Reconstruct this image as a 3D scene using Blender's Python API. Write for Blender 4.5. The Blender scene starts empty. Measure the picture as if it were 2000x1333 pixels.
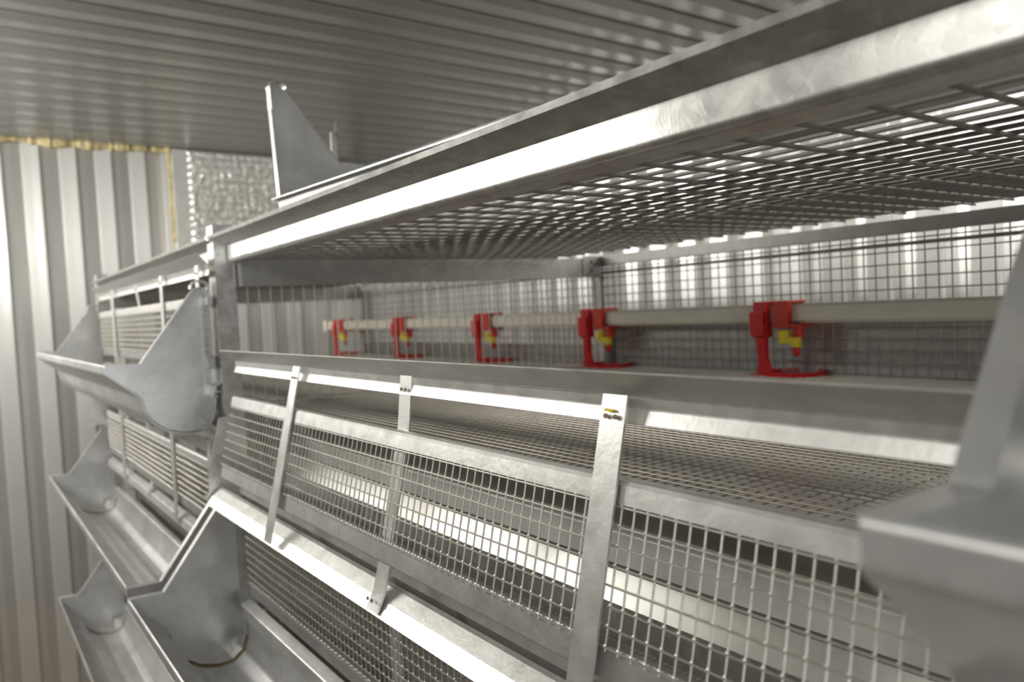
import bpy, bmesh, math, random
from mathutils import Vector, Matrix, noise as mnoise
random.seed(7)
sc = bpy.context.scene
COL = sc.collection
CZ = 1.15                      # camera height: geometry below is written relative to eye level

# ------------------------------------------------------------------ camera
yaw, pitch, roll, FPX = 0.6264144, -0.04364278, -0.05100141, 1504.1
def axes():
    cy, sy, cp, sp = math.cos(yaw), math.sin(yaw), math.cos(pitch), math.sin(pitch)
    f = Vector((sy*cp, cy*cp, sp))
    rt = Vector((cy, -sy, 0))
    up = Vector((-sy*sp, -cy*sp, cp))
    r2 = rt*math.cos(roll) + up*math.sin(roll)
    u2 = -rt*math.sin(roll) + up*math.cos(roll)
    return r2, u2, f
r2, u2, fw = axes()
cam = bpy.data.objects.new('camera', bpy.data.cameras.new('camera'))
COL.objects.link(cam)
cam.matrix_world = Matrix(((r2.x, u2.x, -fw.x, 0), (r2.y, u2.y, -fw.y, 0), (r2.z, u2.z, -fw.z, CZ), (0, 0, 0, 1)))
cam.data.sensor_width = 36
cam.data.lens = FPX/2000*36
cam.data.clip_start = .01
cam.data.dof.use_dof = True
cam.data.dof.focus_distance = .50
cam.data.dof.aperture_fstop = 8.0
sc.camera = cam

# ------------------------------------------------------------------ light and exposure
W = bpy.data.worlds.new('world'); sc.world = W; W.use_nodes = True
W.node_tree.nodes['Background'].inputs[0].default_value = (1, .96, .9, 1)
W.node_tree.nodes['Background'].inputs[1].default_value = .02
sc.view_settings.view_transform = 'Standard'; sc.view_settings.look = 'None'
sc.view_settings.exposure = -0.10; sc.view_settings.gamma = 1; sc.view_settings.use_curve_mapping = False
sc.cycles.max_bounces = 8; sc.cycles.diffuse_bounces = 4; sc.cycles.glossy_bounces = 6
sc.cycles.sample_clamp_indirect = 6
def area(name, loc, aim, sx, sy, watts, col=(1, .975, .93)):
    L = bpy.data.lights.new(name, 'AREA'); L.shape = 'RECTANGLE'; L.size = sx; L.size_y = sy
    L.energy = watts; L.color = col
    o = bpy.data.objects.new(name, L); COL.objects.link(o)
    o.location = Vector(loc) + Vector((0, 0, CZ))
    d = (Vector(aim) - Vector(loc)).normalized()
    zz = -d; yy = Vector((0, 1, 0)) if abs(d.y) < .8 else Vector((0, 0, 1)); yy = (yy - zz*yy.dot(zz)).normalized(); xx = yy.cross(zz)
    o.rotation_euler = Matrix((xx, yy, zz)).transposed().to_euler()      # long side along the row
    return o
LAMP_L = ((-.60, 1.95, .375), (.3, 1.95, .08))
area('aisle_lamp_light', *LAMP_L, .15, 1.2, 22)
area('back_fill_light', (-.12, -1.70, -.15), (-.12, 0, -.15), .88, 1.15, 13, (.92, .96, 1))  # added cool fill behind the camera, brightens the trough caps
area('rear_lamp_light', (1.36, .08, .455), (1.5, .08, .14), .06, 1.1, 10.5)
area('near_lamp_light', (-.60, -.05, .38), (.3, -.05, .05), .34, 1.3, 6.5)

# ------------------------------------------------------------------ materials
def mat(name, col, metal=0., rough=.5, var=.0, scale=20., bump=0., bscale=80., spangle=0., rvar=0., dirt=None, dirt_amt=0.):
    m = bpy.data.materials.new(name); m.use_nodes = True
    nt = m.node_tree; N = nt.nodes; Lk = nt.links
    b = N['Principled BSDF']
    b.inputs['Metallic'].default_value = metal; b.inputs['Roughness'].default_value = rough
    b.inputs['Base Color'].default_value = (*col, 1)
    tc = N.new('ShaderNodeTexCoord')
    src = None
    if var > 0:
        n = N.new('ShaderNodeTexNoise'); n.inputs['Scale'].default_value = scale; n.inputs['Detail'].default_value = 6
        Lk.new(tc.outputs['Object'], n.inputs['Vector'])
        r = N.new('ShaderNodeMapRange'); r.inputs[1].default_value = .3; r.inputs[2].default_value = .7
        r.inputs[3].default_value = 1-var; r.inputs[4].default_value = 1+var
        Lk.new(n.outputs[0], r.inputs[0])
        fac = r.outputs[0]
        if spangle > 0:
            v = N.new('ShaderNodeTexVoronoi'); v.inputs['Scale'].default_value = 140
            Lk.new(tc.outputs['Object'], v.inputs['Vector'])
            s = N.new('ShaderNodeMapRange'); s.inputs[3].default_value = 1-spangle; s.inputs[4].default_value = 1+spangle
            Lk.new(v.outputs['Color'], s.inputs[0])
            mu = N.new('ShaderNodeMath'); mu.operation = 'MULTIPLY'
            Lk.new(fac, mu.inputs[0]); Lk.new(s.outputs[0], mu.inputs[1]); fac = mu.outputs[0]
        mx = N.new('ShaderNodeMix'); mx.data_type = 'RGBA'; mx.blend_type = 'MULTIPLY'; mx.inputs[0].default_value = 1
        mx.inputs[6].default_value = (*col, 1)
        Lk.new(fac, mx.inputs[7]); src = mx.outputs[2]
        if dirt is not None:
            n2 = N.new('ShaderNodeTexNoise'); n2.inputs['Scale'].default_value = scale*.6; n2.inputs['Detail'].default_value = 8
            Lk.new(tc.outputs['Object'], n2.inputs['Vector'])
            r2_ = N.new('ShaderNodeMapRange'); r2_.inputs[1].default_value = .5; r2_.inputs[2].default_value = .75
            r2_.inputs[3].default_value = 0; r2_.inputs[4].default_value = dirt_amt
            Lk.new(n2.outputs[0], r2_.inputs[0])
            m2 = N.new('ShaderNodeMix'); m2.data_type = 'RGBA'; m2.inputs[7].default_value = (*dirt, 1)
            Lk.new(r2_.outputs[0], m2.inputs[0]); Lk.new(src, m2.inputs[6]); src = m2.outputs[2]
        Lk.new(src, b.inputs['Base Color'])
        if rvar > 0:
            rr = N.new('ShaderNodeMapRange'); rr.inputs[1].default_value = .3; rr.inputs[2].default_value = .7
            rr.inputs[3].default_value = rough-rvar; rr.inputs[4].default_value = rough+rvar
            Lk.new(n.outputs[0], rr.inputs[0]); Lk.new(rr.outputs[0], b.inputs['Roughness'])
    if bump > 0:
        n = N.new('ShaderNodeTexNoise'); n.inputs['Scale'].default_value = bscale; n.inputs['Detail'].default_value = 5
        Lk.new(tc.outputs['Object'], n.inputs['Vector'])
        bp = N.new('ShaderNodeBump'); bp.inputs['Strength'].default_value = bump; bp.inputs['Distance'].default_value = .002
        Lk.new(n.outputs[0], bp.inputs['Height']); Lk.new(bp.outputs[0], b.inputs['Normal'])
    return m
GALV = mat('galvanized_steel', (.66, .65, .62), .92, .33, .10, 45, .03, 700, .14, .05)
GALV_GATE = mat('gate_steel', (.68, .67, .64), .8, .38, .06, 60, .06, 300, .05, .04)
FEED = mat('feeder_steel', (.64, .64, .63), .7, .34, .16, 16, .10, 60, .05, .07, (.35, .27, .16), .25)
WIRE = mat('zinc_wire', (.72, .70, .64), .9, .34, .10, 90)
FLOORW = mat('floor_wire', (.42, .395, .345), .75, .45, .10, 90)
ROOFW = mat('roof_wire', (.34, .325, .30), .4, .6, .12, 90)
RAILD = mat('dull_steel', (.44, .43, .41), .75, .45, .12, 40, .1, 200, .06)
POLISH = mat('bright_steel', (.85, .84, .80), 1, .22, .05, 60)
TRAY = mat('tray_steel', (.80, .76, .70), .45, .38, .25, 12, .1, 60, .0, .08, (.30, .25, .16), .35)
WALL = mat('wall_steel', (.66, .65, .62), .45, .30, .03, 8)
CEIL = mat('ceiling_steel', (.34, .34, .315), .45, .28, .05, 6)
FLOORM = mat('floor_plywood', (.17, .11, .045), 0, .6, .25, 9, .2, 60)
FOAM = mat('foam', (.62, .53, .28), 0, .9, .25, 60, .6, 120)
FOIL = mat('foil', (.95, .94, .90), .45, .25, .08, 60, .35, 160)
RED = mat('red_plastic', (.66, .008, .012), 0, .35, .08, 60)
RED2 = mat('red_plastic_clip', (.62, .03, .012), 0, .35, .08, 60)
YEL = mat('yellow_plastic', (.86, .70, .02), 0, .4, .05, 60)
CREAM = mat('pipe_plastic', (.74, .70, .60), 0, .35, .04, 20)
APRON = mat('apron_steel', (.84, .80, .75), .25, .45, .12, 25, .05, 80)
GAP_SHADE = mat('floor_gap_shade', (.30, .285, .255), .6, .5, .2, 25)  # shade of the gap under the floor, put into a dark colour
SCREEN = mat('rear_wire_shaded', (.31, .30, .28), .5, .5, .1, 60)  # darker than the other wire: backlit shade put into the colour
BOLT = mat('bolt_steel', (.36, .33, .26), .8, .45, .2, 300)
RUST = mat('grime', (.26, .18, .08), .1, .8, .3, 120)
HOUS = mat('lamp_housing', (.8, .8, .78), 0, .4)

# ------------------------------------------------------------------ mesh helpers
class MB:
    def __init__(s): s.v = []; s.f = []
    def add(s, vs, fs):
        n = len(s.v); s.v += [tuple(p) for p in vs]; s.f += [tuple(i+n for i in f) for f in fs]; return s
    def box(s, x0, x1, y0, y1, z0, z1):
        return s.add([(x0,y0,z0),(x1,y0,z0),(x1,y1,z0),(x0,y1,z0),(x0,y0,z1),(x1,y0,z1),(x1,y1,z1),(x0,y1,z1)],
                     [(0,3,2,1),(4,5,6,7),(0,1,5,4),(1,2,6,5),(2,3,7,6),(3,0,4,7)])
    def prism(s, poly, y0, y1):
        n = len(poly)
        vs = [(x, y0, z) for x, z in poly] + [(x, y1, z) for x, z in poly]
        fs = [tuple(range(n)), tuple(range(2*n-1, n-1, -1))] + [(i, (i+1) % n, (i+1) % n+n, i+n) for i in range(n)]
        return s.add(vs, fs)
    def sheet(s, line, y0, y1, t=.0012):
        return s.prism(ribbon(line, t), y0, y1)
    def rod(s, a, b, r, n=6, cap=True):
        a = Vector(a); b = Vector(b); d = (b-a).normalized()
        u = d.orthogonal().normalized(); w = d.cross(u)
        vs = []
        for p in (a, b):
            for i in range(n):
                t = 2*math.pi*(i+.5)/n
                vs.append(p + u*(r*math.cos(t)) + w*(r*math.sin(t)))
        fs = [(i, (i+1) % n, (i+1) % n+n, i+n) for i in range(n)]
        if cap: fs += [tuple(range(n-1, -1, -1)), tuple(range(n, 2*n))]
        return s.add(vs, fs)
    def lathe(s, prof, c, n=16):
        vs = []; fs = []
        for r, z in prof:
            for i in range(n):
                t = 2*math.pi*i/n
                vs.append((c[0]+r*math.cos(t), c[1]+r*math.sin(t), c[2]+z))
        m = len(prof)
        for k in range(m-1):
            for i in range(n):
                j = (i+1) % n
                fs.append((k*n+i, k*n+j, (k+1)*n+j, (k+1)*n+i))
        fs.append(tuple(range(n-1, -1, -1))); fs.append(tuple(range((m-1)*n, m*n)))
        return s.add(vs, fs)
    def octa(s, c, rx, ry, rz):
        x, y, z = c
        return s.add([(x-rx,y,z),(x+rx,y,z),(x,y-ry,z),(x,y+ry,z),(x,y,z-rz),(x,y,z+rz)],
                     [(0,2,5),(2,1,5),(1,3,5),(3,0,5),(2,0,4),(1,2,4),(3,1,4),(0,3,4)])
    def build(s, name, m, parent=None, org=(0, 0, 0), smooth=True, recalc=True):
        me = bpy.data.meshes.new(name)
        ox, oy, oz = org
        me.from_pydata([(x-ox, y-oy, z-oz) for x, y, z in s.v], [], s.f)
        if recalc:
            bm = bmesh.new(); bm.from_mesh(me); bmesh.ops.recalc_face_normals(bm, faces=bm.faces); bm.to_mesh(me); bm.free()
        if smooth:
            me.polygons.foreach_set('use_smooth', [True]*len(me.polygons))
            me.set_sharp_from_angle(angle=math.radians(19))
        me.materials.append(m)
        o = bpy.data.objects.new(name, me); COL.objects.link(o)
        if parent is not None: o.parent = parent
        else: o.location = (ox, oy, oz+CZ)
        return o
def ribbon(line, t):
    P = [Vector(p) for p in line]; n = len(P); A = []; B = []
    for i in range(n):
        if i == 0: d = (P[1]-P[0]).normalized(); nn = Vector((-d.y, d.x)); k = 1
        elif i == n-1: d = (P[-1]-P[-2]).normalized(); nn = Vector((-d.y, d.x)); k = 1
        else:
            a = (P[i]-P[i-1]).normalized(); b = (P[i+1]-P[i]).normalized()
            nn = Vector((-(a.y+b.y), a.x+b.x))
            nn = nn.normalized() if nn.length > 1e-6 else Vector((-a.y, a.x))
            k = 1/max(.4, nn.dot(Vector((-a.y, a.x))))
        A.append(P[i]+nn*(t/2*k)); B.append(P[i]-nn*(t/2*k))
    return [tuple(p) for p in A] + [tuple(p) for p in reversed(B)]
def rnd(line, r, n=6):
    n = max(n, 6)
    P = [Vector(p) for p in line]; out = [tuple(P[0])]
    for i in range(1, len(P)-1):
        a = P[i-1]-P[i]; b = P[i+1]-P[i]
        q = min(r, a.length*.45, b.length*.45)
        s = P[i]+a.normalized()*q; e = P[i]+b.normalized()*q
        out.append(tuple(s+a.normalized()*min(.0004, a.length*.04)))      # keeps the flats flat when shaded smooth
        for k in range(n+1):
            t = k/n
            out.append(tuple(s*(1-t)**2 + P[i]*2*t*(1-t) + e*t*t))
        out.append(tuple(e+b.normalized()*min(.0004, b.length*.04)))
    out.append(tuple(P[-1])); return out
def empty(name, loc, label, cat, group=None, rz=0):
    o = bpy.data.objects.new(name, None); COL.objects.link(o)
    o.empty_display_size = .05
    o.location = Vector(loc)+Vector((0, 0, CZ)); o.rotation_euler = (0, 0, rz)
    tag(o, label, cat, group); return o
def tag(o, label, cat, group=None):
    o['label'] = label; o['category'] = cat
    if group: o['group'] = group
    return o
def struct(o): o['kind'] = 'structure'; return o
def stuff(o): o['kind'] = 'stuff'; return o
def copy_tree(o, parent=None):
    c = o.copy(); COL.objects.link(c)
    if parent is not None: c.parent = parent
    for ch in list(o.children): copy_tree(ch, c)
    return c

# ------------------------------------------------------------------ the room
X0, X1, Y0, Y1, ZF, ZC = -.68, 1.50, -1.75, 2.72, -CZ, .575
PW = .0975
def wall_root(name, m, mb):
    return struct(mb.build(name, m))
# floor
mb = MB(); mb.box(X0-.05, X1+.05, Y0-.05, Y1+.05, ZF-.03, ZF); struct(mb.build('floor', FLOORM))
# ceiling: backing deck and one profiled panel per rib pitch, ribs run across the rows
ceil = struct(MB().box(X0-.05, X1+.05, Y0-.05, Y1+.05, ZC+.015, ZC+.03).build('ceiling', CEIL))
def ceil_panel():
    prof = [(0, 0), (.010, 0), (.0125, .012), (.0215, .012), (.024, 0), (.060, -.0025), (PW, 0)]
    prof = [(y, z+ZC) for y, z in prof]
    n = len(prof); vs = []; fs = []
    for x in (X0-.03, X1+.03):
        vs += [(x, y, z) for y, z in prof]
    for i in range(n-1): fs.append((i, i+1, i+1+n, i+n))
    return MB().add(vs, fs)
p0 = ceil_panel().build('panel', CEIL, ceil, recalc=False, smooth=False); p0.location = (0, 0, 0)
ceil_me = p0.data
n_c = int((Y1-Y0)/PW)+1
for k in range(n_c):
    p = p0 if k == 0 else p0.copy()
    if k: COL.objects.link(p)
    p.location = (0, Y1-.02-(k+1)*PW, 0)
# profiled walls: each vertical panel a piece
def wall_panel(h0, h1):
    # profile along s (length PW), depth d towards the room (+)
    prof = [(0, .000), (.003, .005), (.024, .0098), (.045, .0155), (.049, .0080), (.070, .0062), (.0945, .0008), (PW, 0)]
    return prof
def build_wall(name, org, along, inward, length, z0, z1, flip=False):
    along = Vector(along); inward = Vector(inward); org = Vector(org)
    back = MB()
    a = org - inward*.012; b = a + along*length
    c = a - inward*.03; d = b - inward*.03
    vs = [(q.x, q.y, z) for z in (z0, z1) for q in (a, b, d, c)]
    back.add(vs, [(0,1,2,3),(4,7,6,5),(0,4,5,1),(1,5,6,2),(2,6,7,3),(3,7,4,0)])
    root = struct(back.build(name, WALL))
    prof = wall_panel(z0, z1)
    if flip: prof = [(PW-s, d_) for s, d_ in reversed(prof)]
    vs = []; n = len(prof)
    for z in (z0, z1):
        for s, d_ in prof:
            q = along*s + inward*d_
            vs.append((q.x, q.y, z))
    m = MB().add(vs, [(i, i+1, i+1+n, i+n) for i in range(n-1)])
    p0 = m.build('panel', WALL, root, recalc=False, smooth=False)
    k = 0
    while k*PW < length:
        p = p0 if k == 0 else p0.copy()
        if k: COL.objects.link(p)
        q = org + along*(k*PW); p.location = (q.x, q.y, 0); k += 1
    return root
wall_far = build_wall('wall_far', (X0, Y1, 0), (1, 0, 0), (0, -1, 0), X1-X0, ZF, ZC+.01)
wall_rear = build_wall('wall_right', (X1, Y0, 0), (0, 1, 0), (-1, 0, 0), Y1-Y0, ZF, ZC+.01)
wall_left = build_wall('wall_left', (X0, Y0, 0), (0, 1, 0), (1, 0, 0), Y1-Y0, ZF, ZC+.01)
wall_near = build_wall('wall_near', (X0, Y0, 0), (1, 0, 0), (0, 1, 0), X1-X0, ZF, ZC+.01)
fr = MB()
for xa_, xb_ in ((-.62, -.57), (.33, .38)): fr.box(xa_, xb_, Y0, Y0+.035, ZF, .50)
fr.box(-.62, .38, Y0, Y0+.035, .45, .50)
struct(fr.build('fill_frame', HOUS))  # added frame around the fill light, out of view
# expanding foam squeezed along the ceiling joint and beside the foil panel
def foam_bead(path, r):
    m = MB(); n = 9; ring = []; prev = None
    for k, p in enumerate(path):
        q = Vector(p); rr = r*(.75+.7*mnoise.noise(q*22)) + r*.45*mnoise.noise(q*90)
        t = (Vector(path[min(k+1, len(path)-1)])-Vector(path[max(k-1, 0)])).normalized()
        u = Vector((0, 1, 0)); w = t.cross(u).normalized()
        ring = [q + u*(rr*math.cos(2*math.pi*i/n)) + w*(rr*math.sin(2*math.pi*i/n)*(1+.5*mnoise.noise(q*40+Vector((i, 0, 0))))) for i in range(n)]
        b = len(m.v); m.v += [tuple(v) for v in ring]
        if prev is not None: m.f += [(prev+i, prev+(i+1) % n, b+(i+1) % n, b+i) for i in range(n)]
        prev = b
    return m
pth = [(-.6+i*.008, Y1-.022, ZC-.006) for i in range(152)]
struct(foam_bead(pth, .017).build('trim_1', FOAM))
pth = [(.607, Y1-.02, ZC-.01-i*.008) for i in range(60)]
struct(foam_bead(pth, .007).build('trim_2', FOAM))
# quilted foil insulation panel
def foil_panel():
    root = empty('insulation_panel', (.62, Y1-.02, .05), 'quilted silver foil insulation panel fixed to the far wall under the ceiling', 'insulation')
    org = (.62, Y1-.02, .05)
    xa, xb, za, zb = .655, 1.25, .10, ZC-.006
    nx, nz = 190, 140; m = MB(); vs = []
    for j in range(nz+1):
        for i in range(nx+1):
            x = xa+(xb-xa)*i/nx; z = za+(zb-za)*j/nz
            d = 0.010*abs(math.sin(z*math.pi/.024)) + .0015*abs(math.sin(x*math.pi/.024+3*z))
            d += .004*mnoise.noise(Vector((x*50, z*80, 1))) + .004*mnoise.noise(Vector((x*105, z*150, 4)))
            e = min(i, nx-i, j, nz-j)/4; d *= min(1, e)
            vs.append((x, Y1-.048-d, z))
    fs = [(j*(nx+1)+i, j*(nx+1)+i+1, (j+1)*(nx+1)+i+1, (j+1)*(nx+1)+i) for j in range(nz) for i in range(nx)]
    m.add(vs, fs).build('quilted_foil', FOIL, root, org, smooth=False)
    f = MB(); f.box(.612, xa+.004, Y1-.05, Y1-.014, za, zb); f.build('edge_strip', FOIL, root, org)
    MB().box(xa, xb, Y1-.046, Y1-.014, za, zb).build('backing_board', HOUS, root, org)
foil_panel()
# tube lamps (outside the picture)
def lamp(name, loc, size, label):
    o = empty(name, loc, label, 'lamp')
    x, y, z = loc; a, b, c = size
    MB().box(x-a, x+a, y-b, y+b, z-c, z+c).build('housing', HOUS, o, loc)
    return o
lamp('tube_lamp', (-.645, 1.95, .375), (.025, .62, .085), 'white tube lamp housing on the aisle side wall')
lamp('tube_lamp', (1.36, .08, .475), (.035, .58, .014), 'white tube lamp housing over the rear passage')
lamp('tube_lamp', (-.645, -.05, .38), (.022, .66, .18), 'wide white lamp housing on the aisle side wall behind the camera')

# ------------------------------------------------------------------ the battery cage frame
BAY = 1.011
YP = [-.979, .032, 1.043, 2.054]                 # post stations along the row
TIER = [0, -.282, -.564]
cage = empty('battery_cage', (.62, .5, ZF), 'long galvanized battery cage frame with wire mesh decks running down the room', 'cage')
CO = (.62, .5, ZF)
def part(mb_, name, m, **k): return mb_.build(name, m, cage, CO, **k)
for y in YP:
    m = MB()
    m.box(.283, .2855, y+.004, y+.034, ZF, .128); m.box(.2855, .309, y+.004, y+.0065, ZF, .128)
    m.box(.3065, .309, y-.004, y+.004, ZF, .128) if False else None
    part(m, 'front_post', GALV)
    m = MB(); m.box(.955, .985, y-.016, y+.020, ZF, .12)
    part(m, 'rear_post', RAILD)
    m = MB(); m.box(.312, .915, y-.012, y+.004, .046, .080)
    part(m, 'cross_beam', RAILD)
    m = MB(); m.box(.908, .955, y-.014, y+.008, .049, .084); m.rod((.931, y-.014, .06), (.931, y-.018, .06), .005, 8); m.rod((.931, y-.014, .075), (.931, y-.018, .075), .004, 8)
    part(m, 'beam_bracket', RAILD)
prof_top = [(.2742, .1120), (.2752, .1083), (.2756, .1081), (.2990, .1010)] + rnd([(.2996, .1003), (.2995, .0815), (.3025, .0785), (.322, .0785)], .003, 4)
for i in range(3):
    a, b = YP[i]+.012, YP[i+1]-.003
    part(MB().sheet(prof_top, a, b, .0012), 'front_rail', GALV)
    # rear rails of the top deck
    m = MB().sheet([(.962, .083), (.950, .083), (.950, .067), (.958, .067)], a, b, .0015)
    part(m, 'rear_rail', SCREEN)
def wires(m, a0, a1, step, fn, r, n=6):
    k = int(round((a1-a0)/step))
    for i in range(k+1):
        p, q = fn(a0+(a1-a0)*i/k); m.rod(p, q, r, n, cap=False)
def mesh_xy(xa, xb, ya, yb, z, sx, sy, r, below=True):
    m = MB()
    wires(m, xa, xb, sx, lambda x: ((x, ya, z), (x, yb, z)), r)
    dz = -1.7*r if below else 1.7*r
    wires(m, ya, yb, sy, lambda y: ((xa-.004, y, z+dz), (xb+.004, y, z+dz)), r)
    return m
for i in range(1, 3):
    a, b = YP[i]+.010, YP[i+1]-.010
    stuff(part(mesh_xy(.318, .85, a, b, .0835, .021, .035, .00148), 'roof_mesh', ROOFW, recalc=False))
    for k, dz in enumerate(TIER):
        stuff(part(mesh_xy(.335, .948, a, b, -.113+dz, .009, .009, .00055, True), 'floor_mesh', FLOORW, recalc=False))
        part(MB().sheet([(.350, -.1150+dz), (.3375, -.1150+dz), (.3375, -.1415+dz), (.343, -.1425+dz)], a, b, .0012), 'floor_gap_strip', GAP_SHADE)  # added dark strip, stands in for the shaded gap under the floor edge
        # rear screen
        m = MB()
        wires(m, -.110+dz, .060+dz, .0155, lambda z: ((.952, a, z), (.952, b, z)), .0009)
        wires(m, a, b, .0155, lambda y: ((.954, y, -.113+dz), (.954, y, .067+dz)), .0009)
        m.rod((.951, a, .0535+dz), (.951, b, .0535+dz), .0025, 8)
        stuff(part(m, 'rear_mesh', SCREEN, recalc=False))
        part(MB().sheet([(.962, -.113+dz), (.949, -.113+dz), (.949, -.121+dz)], a, b, .0015), 'rear_floor_rail', RAILD)
for y in YP[1:]:
    for dz in TIER:
        m = MB()
        wires(m, .322, .945, .0155, lambda x: ((x, y, -.113+dz), (x, y, .05+dz)), .0009)
        for z in (-.112, .048): m.rod((.312, y+.001, z+dz), (.95, y+.001, z+dz), .0016, 6)
        stuff(part(m, 'partition_mesh', WIRE, recalc=False))
# front members between the tiers
for i in range(3):
    a, b = YP[i]+.012, YP[i+1]-.003
    for k, dz in enumerate(TIER):
        # bar that carries the dropping tray, with a polished sloping nose
        nose = MB().sheet([(.340, -.171+dz), (.335, -.1725+dz), (.3235, -.1885+dz)], a, b, .0012)
        part(nose, 'tray_rail_nose', POLISH)
        part(MB().sheet([(.3235, -.1885+dz), (.3225, -.209+dz), (.330, -.211+dz)], a, b, .0012), 'tray_rail', GALV)
        part(MB().sheet([(.308, -.2165+dz), (.3005, -.2165+dz), (.3005, -.252+dz), (.31, -.254+dz)], a, b, .0012), 'lower_rail', RAILD)
        if i > 0:
            for yy in (.50, .77):
                part(MB().box(.296, .3005, yy+YP[i]-.032, yy+YP[i]-.006, -.25+dz, -.205+dz), 'bracket', RAILD)
for y in YP[1:]:
    for dz in TIER:
        q = MB(); q.prism([(.262, -.120+dz), (.284, -.118+dz), (.284, -.215+dz), (.243, -.2215+dz), (.246, -.185+dz)], y-.046, y-.0447)
        q.box(.243, .285, y-.046, y-.006, -.2235+dz, -.2222+dz)
        q.box(.2835, .285, y-.046, y+.004, -.215+dz, -.118+dz)
        part(q, 'post_bracket', GALV)
# dropping trays, one under each floor
for i in range(1, 3):
    for k, dz in enumerate(TIER):
        a, b = YP[i]+.014, YP[i+1]-.014
        nm = ['top', 'middle', 'bottom'][k]; bay = ['bay nearest the camera', 'bay at the far end'][i-1]
        t = empty('dropping_tray', (.65, (a+b)/2, -.19+dz), f'flat galvanized dropping tray under the {nm} wire floor in the {bay}', 'tray', 'dropping trays under the wire floors')
        org = (.65, (a+b)/2, -.19+dz)
        MB().sheet(rnd([(.945, -.150+dz), (.945, -.186+dz), (.365, -.188+dz)], .002), a, b, .0012).build('tray_bottom', TRAY, t, org)
        MB().sheet(rnd([(.368, -.1600+dz), (.366, -.1575+dz), (.360, -.1575+dz), (.360, -.1895+dz), (.352, -.1905+dz)], .0015), a, b, .0012).build('front_edge', APRON, t, org)
for i, zt_ in ((1, -.034), (2, -.078)):
    part(MB().sheet([(.972, -.121), (.969, -.119), (.969, zt_), (.972, zt_)], YP[i]+.014, YP[i+1]-.014, .001), 'rear_dark_sheet', RAILD)  # added dull sheet, makes the darker zone below the water pipe
# supports for the spare feeder and a stud on the deck
m = MB(); m.box(.596, .606, 1.366, 1.372, .085, .345); part(m, 'deck_strap', GALV)
m = MB(); m.rod((.606, 1.366, .340), (.610, 1.366, .364), .005, 8); part(m, 'deck_knob', BOLT)

# ------------------------------------------------------------------ sliding gates
SY = [.060, .2812, .518, .737]
def gate(org, tilt, label, group, front=(1, 1, 0, 1), sy=SY):
    GX0 = .280 if tilt else .275
    gx = lambda z: GX0 + tilt*(z+.052)
    root = empty('sliding_gate', org, label, 'gate', group)
    B = lambda mb_, name, m, par=root, **k: mb_.build(name, m, par, org, **k)
    ya, yb = .036, .972
    top = rnd([(.262, -.0345), (gx(-.048)-.001, -.0482), (gx(-.055)+.001, -.0555), (gx(-.063), -.0627)], .0012, 3)
    B(MB().sheet(top, ya, yb, .0011), 'top_strip', GALV_GATE)
    g = gx(-.2096)
    bot = [(.2590, -.2062), (.2561, -.2077), (.2475, -.2149), (.2405, -.2239), (.2425, -.2250)] if tilt else rnd([(g+.009, -.2045), (g-.0015, -.2096), (g-.0040, -.2218), (g+.002, -.2226)], .0008, 3)
    B(MB().sheet(bot, ya, yb+.02, .0011), 'bottom_strip', GALV_GATE, smooth=not tilt)
    # sliding panel: upper rail, wire screen, lower sheet
    pb = .948
    def P(z, off): return (gx(z)+off, z)
    rail = [P(-.1013, -.0045), P(-.0920, -.0045), P(-.0900, -.0034), P(-.0889, -.001), P(-.0892, .001), P(-.092, .002), P(-.1013, .002)]
    B(MB().prism(rail, ya, pb), 'upper_rail', GALV_GATE)
    m = MB(); zt, zb = -.1025, -.1690; nr = 7
    zs = [zt+(zb-zt)*k/nr for k in range(nr+1)]
    ny = int((pb-ya)/.0089)
    for z in zs: m.rod((gx(z)-.0042, ya, z), (gx(z)-.0042, pb, z), .00058, 6, cap=False)
    for k in range(ny+1):
        y = ya+.003+k*.0089
        if y > pb: break
        m.rod((gx(-.099)-.003, y, -.099), (gx(-.1715)-.003, y, -.1715), .0006, 6, cap=True)
        for z in zs: m.octa((gx(z)-.0037, y, z), .0010, .0014, .0013)
    stuff(B(m, 'wire_screen', WIRE, recalc=False))
    B(MB().sheet(rnd([P(-.1695, .002), P(-.1695, -.0012), P(-.1851, -.0012), P(-.1862, .004)], .0008, 3), ya, pb, .001), 'lower_sheet', RAILD)
    for k, y in enumerate(sy):
        o = -.0075 if front[k] else -.0012
        zt, zb = -.0478, (-.2165 if front[k] else -.2215)
        q = MB()
        q.sheet([(gx(zt)+o+.001, zt), (gx(zb)+o+(0 if front[k] else -.0028), zb)] if front[k] else
                [(gx(zt)+o, zt), (gx(-.0885)+.0035, -.0885), (gx(-.19)+.004, -.19), (.2465 if tilt else gx(-.2085)-.0026, -.2085), (.2395 if tilt else gx(zb)-.005, zb-.0005)], y, y+.0180, .0014)
        st = B(q, 'strap', GALV_GATE)
        if tilt and k == 1: B(MB().box(gx(-.056)-.0092, gx(-.056)-.0080, y+.0075, y+.0135, -.0560, -.0548), 'paint_mark', YEL, st)
        for zz in (-.0585, -.2125) if not front[k] else (-.0585,):
            for dy in (.0055, .0125):
                xx = gx(zz)+o-.0005 if zz > -.1 else gx(zz)-.0035
                B(MB().rod((xx, y+dy, zz), (xx-.0013, y+dy, zz), .0013, 8), 'rivet', BOLT, st)
    return root
g1 = gate((.28, .53, -.23), .235, 'steel mesh gate slid down and tilted out, in the bay with red drinkers', 'sliding mesh gates')
g0 = gate((.28, .53, -.23), .0, 'raised mesh gate behind the upper feeder in the far bay', 'sliding mesh gates')
src_loc = g0.location.copy()
g0.location = src_loc + Vector((0, BAY, .125))
far2 = copy_tree(g0); far2.location = src_loc + Vector((0, BAY, -.097))
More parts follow.
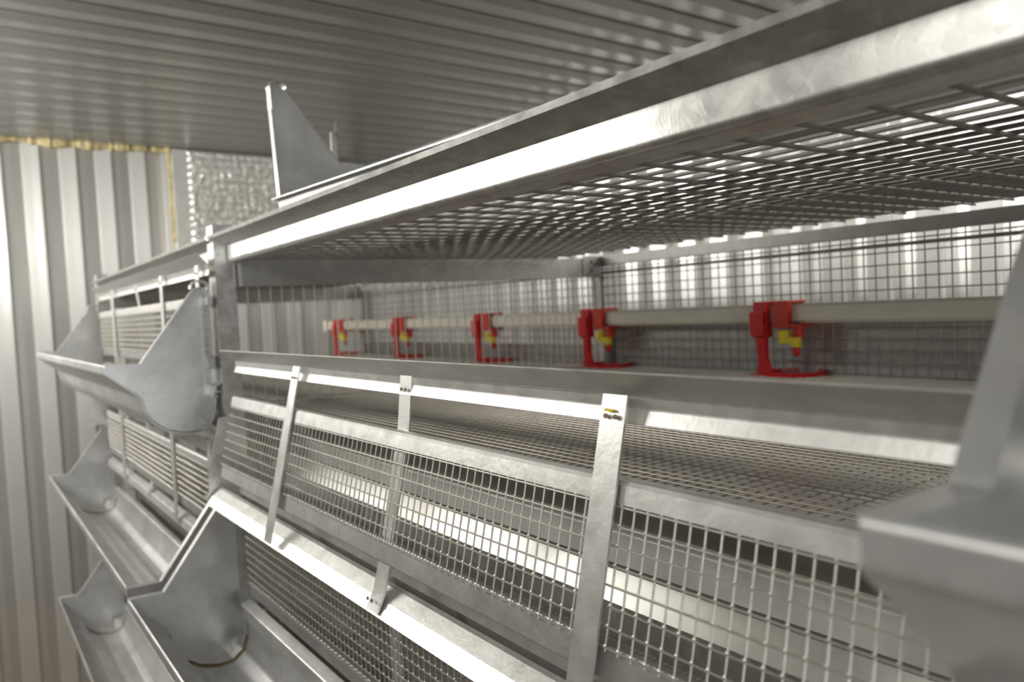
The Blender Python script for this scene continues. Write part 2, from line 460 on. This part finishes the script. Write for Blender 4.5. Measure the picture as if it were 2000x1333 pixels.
far2['label'] = 'mesh gate behind the middle feeder in the far bay, below the upper feeder'
near2 = gate((.28, .53, -.23), .0, 'upright mesh gate below the tilted gate, behind the nearer open trough', 'sliding mesh gates', (0, 0, 0), (.06, .31, .562))
near2.location = src_loc + Vector((0, 0, -.150))

# ------------------------------------------------------------------ feeders
FL = .965
TROUGH = [(.1505, -.047), (.149, -.0485), (.149, -.0585), (.152, -.061), (.186, -.090), (.192, -.113), (.202, -.127), (.218, -.138), (.240, -.1445), (.258, -.1435), (.271, -.134), (.277, -.117), (.279, -.095), (.281, -.0925), (.288, -.0925)]
CAP = [(.149, -.047), (.189, -.048), (.256, .041), (.261, .046), (.2665, .0475), (.272, .046), (.2765, .040), (.2785, .030), (.279, -.095), (.277, -.117), (.271, -.134), (.258, -.1435), (.240, -.1445), (.218, -.138), (.202, -.127), (.192, -.113), (.186, -.090), (.152, -.061), (.149, -.0585)]
FO = (.22, 0, -.146)
def feeder(label, group):
    root = empty('feed_trough', FO, label, 'feeder', group)
    B = lambda mb_, name, m, par=root, **k: mb_.build(name, m, par, FO, **k)
    B(MB().sheet(rnd(TROUGH, .004, 2), 0, FL, .0011), 'trough', FEED)
    for y, s in ((0., 1), (FL, -1)):
        m = MB()
        m.prism(CAP, y+s*.006, y+s*.0072)                       # plate
        rim = CAP[8:9] + CAP[7:8] + CAP[6:0:-1] + CAP[0:1]       # folded flange over back, apex, slope and lip
        m.sheet(rim, y-.001*s, y+s*.0085, .0014)
        inner = [Vector(p) for p in TROUGH[3:13]]
        c = Vector((.235, -.09)); inner = [tuple(p+(c-p).normalized()*.0016) for p in inner]
        m.sheet(inner, y+s*.006, y+s*.040, .0008)                # skirt that sleeves into the trough
        cap = B(m, 'end_cap', FEED)
        seam = MB(); ii = [Vector(p) for p in inner[2:9]]
        seam.sheet([tuple(p) for p in ii], y+s*.0395, y+s*.0425, .0018)
        B(seam, 'grime_seam', RUST, cap)
        h = MB()                                                 # rolled hanging hook at the apex
        pts = [(.2785, .020)] + [(.2675+.011*math.cos(t), .0465+.010*math.sin(t)) for t in [math.radians(a) for a in (-20, 10, 40, 70, 100, 130, 160, 185)]]
        h.sheet(pts, y-.001*s, y+s*.012, .0022)
        h.rod((.268, y+s*.003, .040), (.268, y-s*.0015, .040), .0022, 8)
        h.rod((.1915, y+s*.006, -.094+.008), (.1915, y-s*.0015, -.094+.008), .0018, 8)
        B(h, 'hook', FEED, cap)
    return root
f0 = feeder('empty feed trough hung on the far bay, uppermost of the stack at the left', 'hanging feed troughs')
def place_feeder(o, x, y, dz, rz=0, label=None):
    o.location = Vector((x, y, FO[2]+dz+CZ)); o.rotation_euler = (0, 0, rz)
    if label: o['label'] = label
    return o
place_feeder(f0, .22, 1.066, 0)
place_feeder(copy_tree(f0), .226, 1.066, -.282, 0, 'open feed trough on the far bay, directly under its uppermost trough')
place_feeder(copy_tree(f0), .226, 1.066, -.564, 0, 'lowest visible feed trough on the far bay beside the corrugated wall')
place_feeder(copy_tree(f0), .22, .062, -.282, 0, 'open feed trough with brown dirt line, hung under the bright gate strip')
place_feeder(copy_tree(f0), .218, .0852-FL, .001, 0, 'large blurred feed trough end closest to the camera at the right edge')
th = math.radians(2)
def spare():
    o = copy_tree(f0)
    # turned half round: its back faces the aisle; far cap sits at y = 1.17
    R = math.pi + th
    tx, ty = .412, .985
    o.location = Vector((tx, ty, .104+CZ)); o.rotation_euler = (math.radians(-.95), math.radians(3), R)
    o['label'] = 'spare feed trough lying on top of the cage near the ceiling, fin-shaped end'
    return o
spare()

# ------------------------------------------------------------------ water line and drinkers
PX0, PX1, PZ0, PZ1 = .922, .948, -.041, -.0145
pipe = empty('water_pipe', (.935, 1.1, PZ0), 'cream plastic water pipe running along the rear mesh behind the red drinkers', 'pipe')
po = (.935, 1.1, PZ0)
m = MB(); e = .004
m2 = [(PX0+e, PZ0), (PX1-e, PZ0), (PX1, PZ0+e), (PX1, PZ1-e), (PX1-e, PZ1), (PX0+e, PZ1), (PX0, PZ1-e), (PX0, PZ0+e)]
m.prism(m2, .02, 2.24).build('pipe_run', CREAM, pipe, po)
MB().box(PX0-.003, PX1+.003, 2.228, 2.25, PZ0-.003, PZ1+.003).build('end_plug', CREAM, pipe, po)
def drinker(label):
    org = (.93, 0, -.118)
    r = empty('drinker', org, label, 'drinker', 'red cup drinkers on the water pipe')
    B = lambda mb_, name, mm, par=r: mb_.build(name, mm, par, org)
    a = MB()
    a.box(PX0-.010, PX0-.0015, .004, .025, -.044, PZ1+.002)
    a.box(PX0-.010, PX1+.004, .004, .025, PZ1+.0015, PZ1+.0045)
    a.box(PX1+.0015, PX1+.005, .004, .025, PZ0-.004, PZ1+.004)
    a.box(PX0-.014, PX0-.003, .007, .029, -.057, -.024)
    a.box(PX0-.012, PX0+.002, .004, .027, -.060, PZ0-.002)
    clip = B(a, 'stem_clip', RED)
    s = MB()
    st = [(.0135, -.058, .0075), (.013, -.075, .0065), (.012, -.092, .0065), (.0105, -.104, .009), (.006, -.113, .015)]
    vs = []; fs = []
    for y, z, w in st:
        vs += [(PX0-.012, y-w, z), (PX0-.004, y-w, z), (PX0-.004, y+w, z), (PX0-.012, y+w, z)]
    for k in range(len(st)-1):
        for i in range(4):
            j = (i+1) % 4; fs.append((4*k+i, 4*k+j, 4*k+4+j, 4*k+4+i))
    fs += [(0, 1, 2, 3), (16, 19, 18, 17)]
    s.add(vs, fs); B(s, 'stem', RED)
    c = MB(); cx, cyy = PX0+.012, -.022
    R_ = .041
    c.lathe([(R_*.80, -.118), (R_*.95, -.117), (R_, -.108), (R_, -.1068), (R_-.003, -.1068), (R_-.0035, -.111), (R_*.75, -.1148)], (cx, cyy, 0), 28)
    c.box(PX0-.014, PX0+.02, -.02, .034, -.1175, -.112)
    B(c, 'cup', RED)
    b = MB()
    b.box(PX0-.010, PX0-.0015, -.030, -.007, PZ0-.006, PZ1+.002)
    b.box(PX0-.010, PX1+.004, -.030, -.007, PZ1+.0015, PZ1+.0045)
    b.box(PX1+.0015, PX1+.005, -.030, -.007, PZ0-.004, PZ1+.004)
    b.box(PX0-.012, PX0+.016, -.050, -.010, PZ0-.0045, PZ0-.001)
    sad = B(b, 'saddle_clip', RED2)
    n = MB(); n.rod((PX0+.004, -.036, PZ0-.002), (PX0+.004, -.036, PZ0-.021), .0075, 14)
    B(n, 'nipple_body', RED2)
    yv = MB(); yv.rod((PX0-.002, -.036, PZ0-.019), (PX0-.002, -.036, PZ0-.032), .0068, 14)
    yv.rod((PX0-.002, -.018, PZ0-.009), (PX0-.002, -.018, PZ0-.027), .0085, 8)
    yv.box(PX0-.008, PX0+.006, -.036, -.014, PZ0-.027, PZ0-.019)
    B(yv, 'valve', YEL)
    p = MB(); p.lathe([(.0048, PZ0-.030), (.0048, PZ0-.040), (.0035, PZ0-.0435), (.001, PZ0-.045)], (PX0-.002, -.036, 0), 12)
    B(p, 'nipple_tip', RED)
    return r
dl = ['red cup drinker nearest the camera, alone on the right length of pipe',
      'red cup drinker in front of the grey rear post',
      'red cup drinker just beyond the partition mesh, third from the camera',
      'red cup drinker, second from the far end of the pipe',
      'red cup drinker at the far end of the water pipe']
dy = [.653, 1.022, 1.374, 1.754, 2.134]
d0 = drinker(dl[0])
for k in range(5):
    d = d0 if k == 0 else copy_tree(d0)
    d.location = (.93, dy[k], -.118+CZ); d['label'] = dl[k]
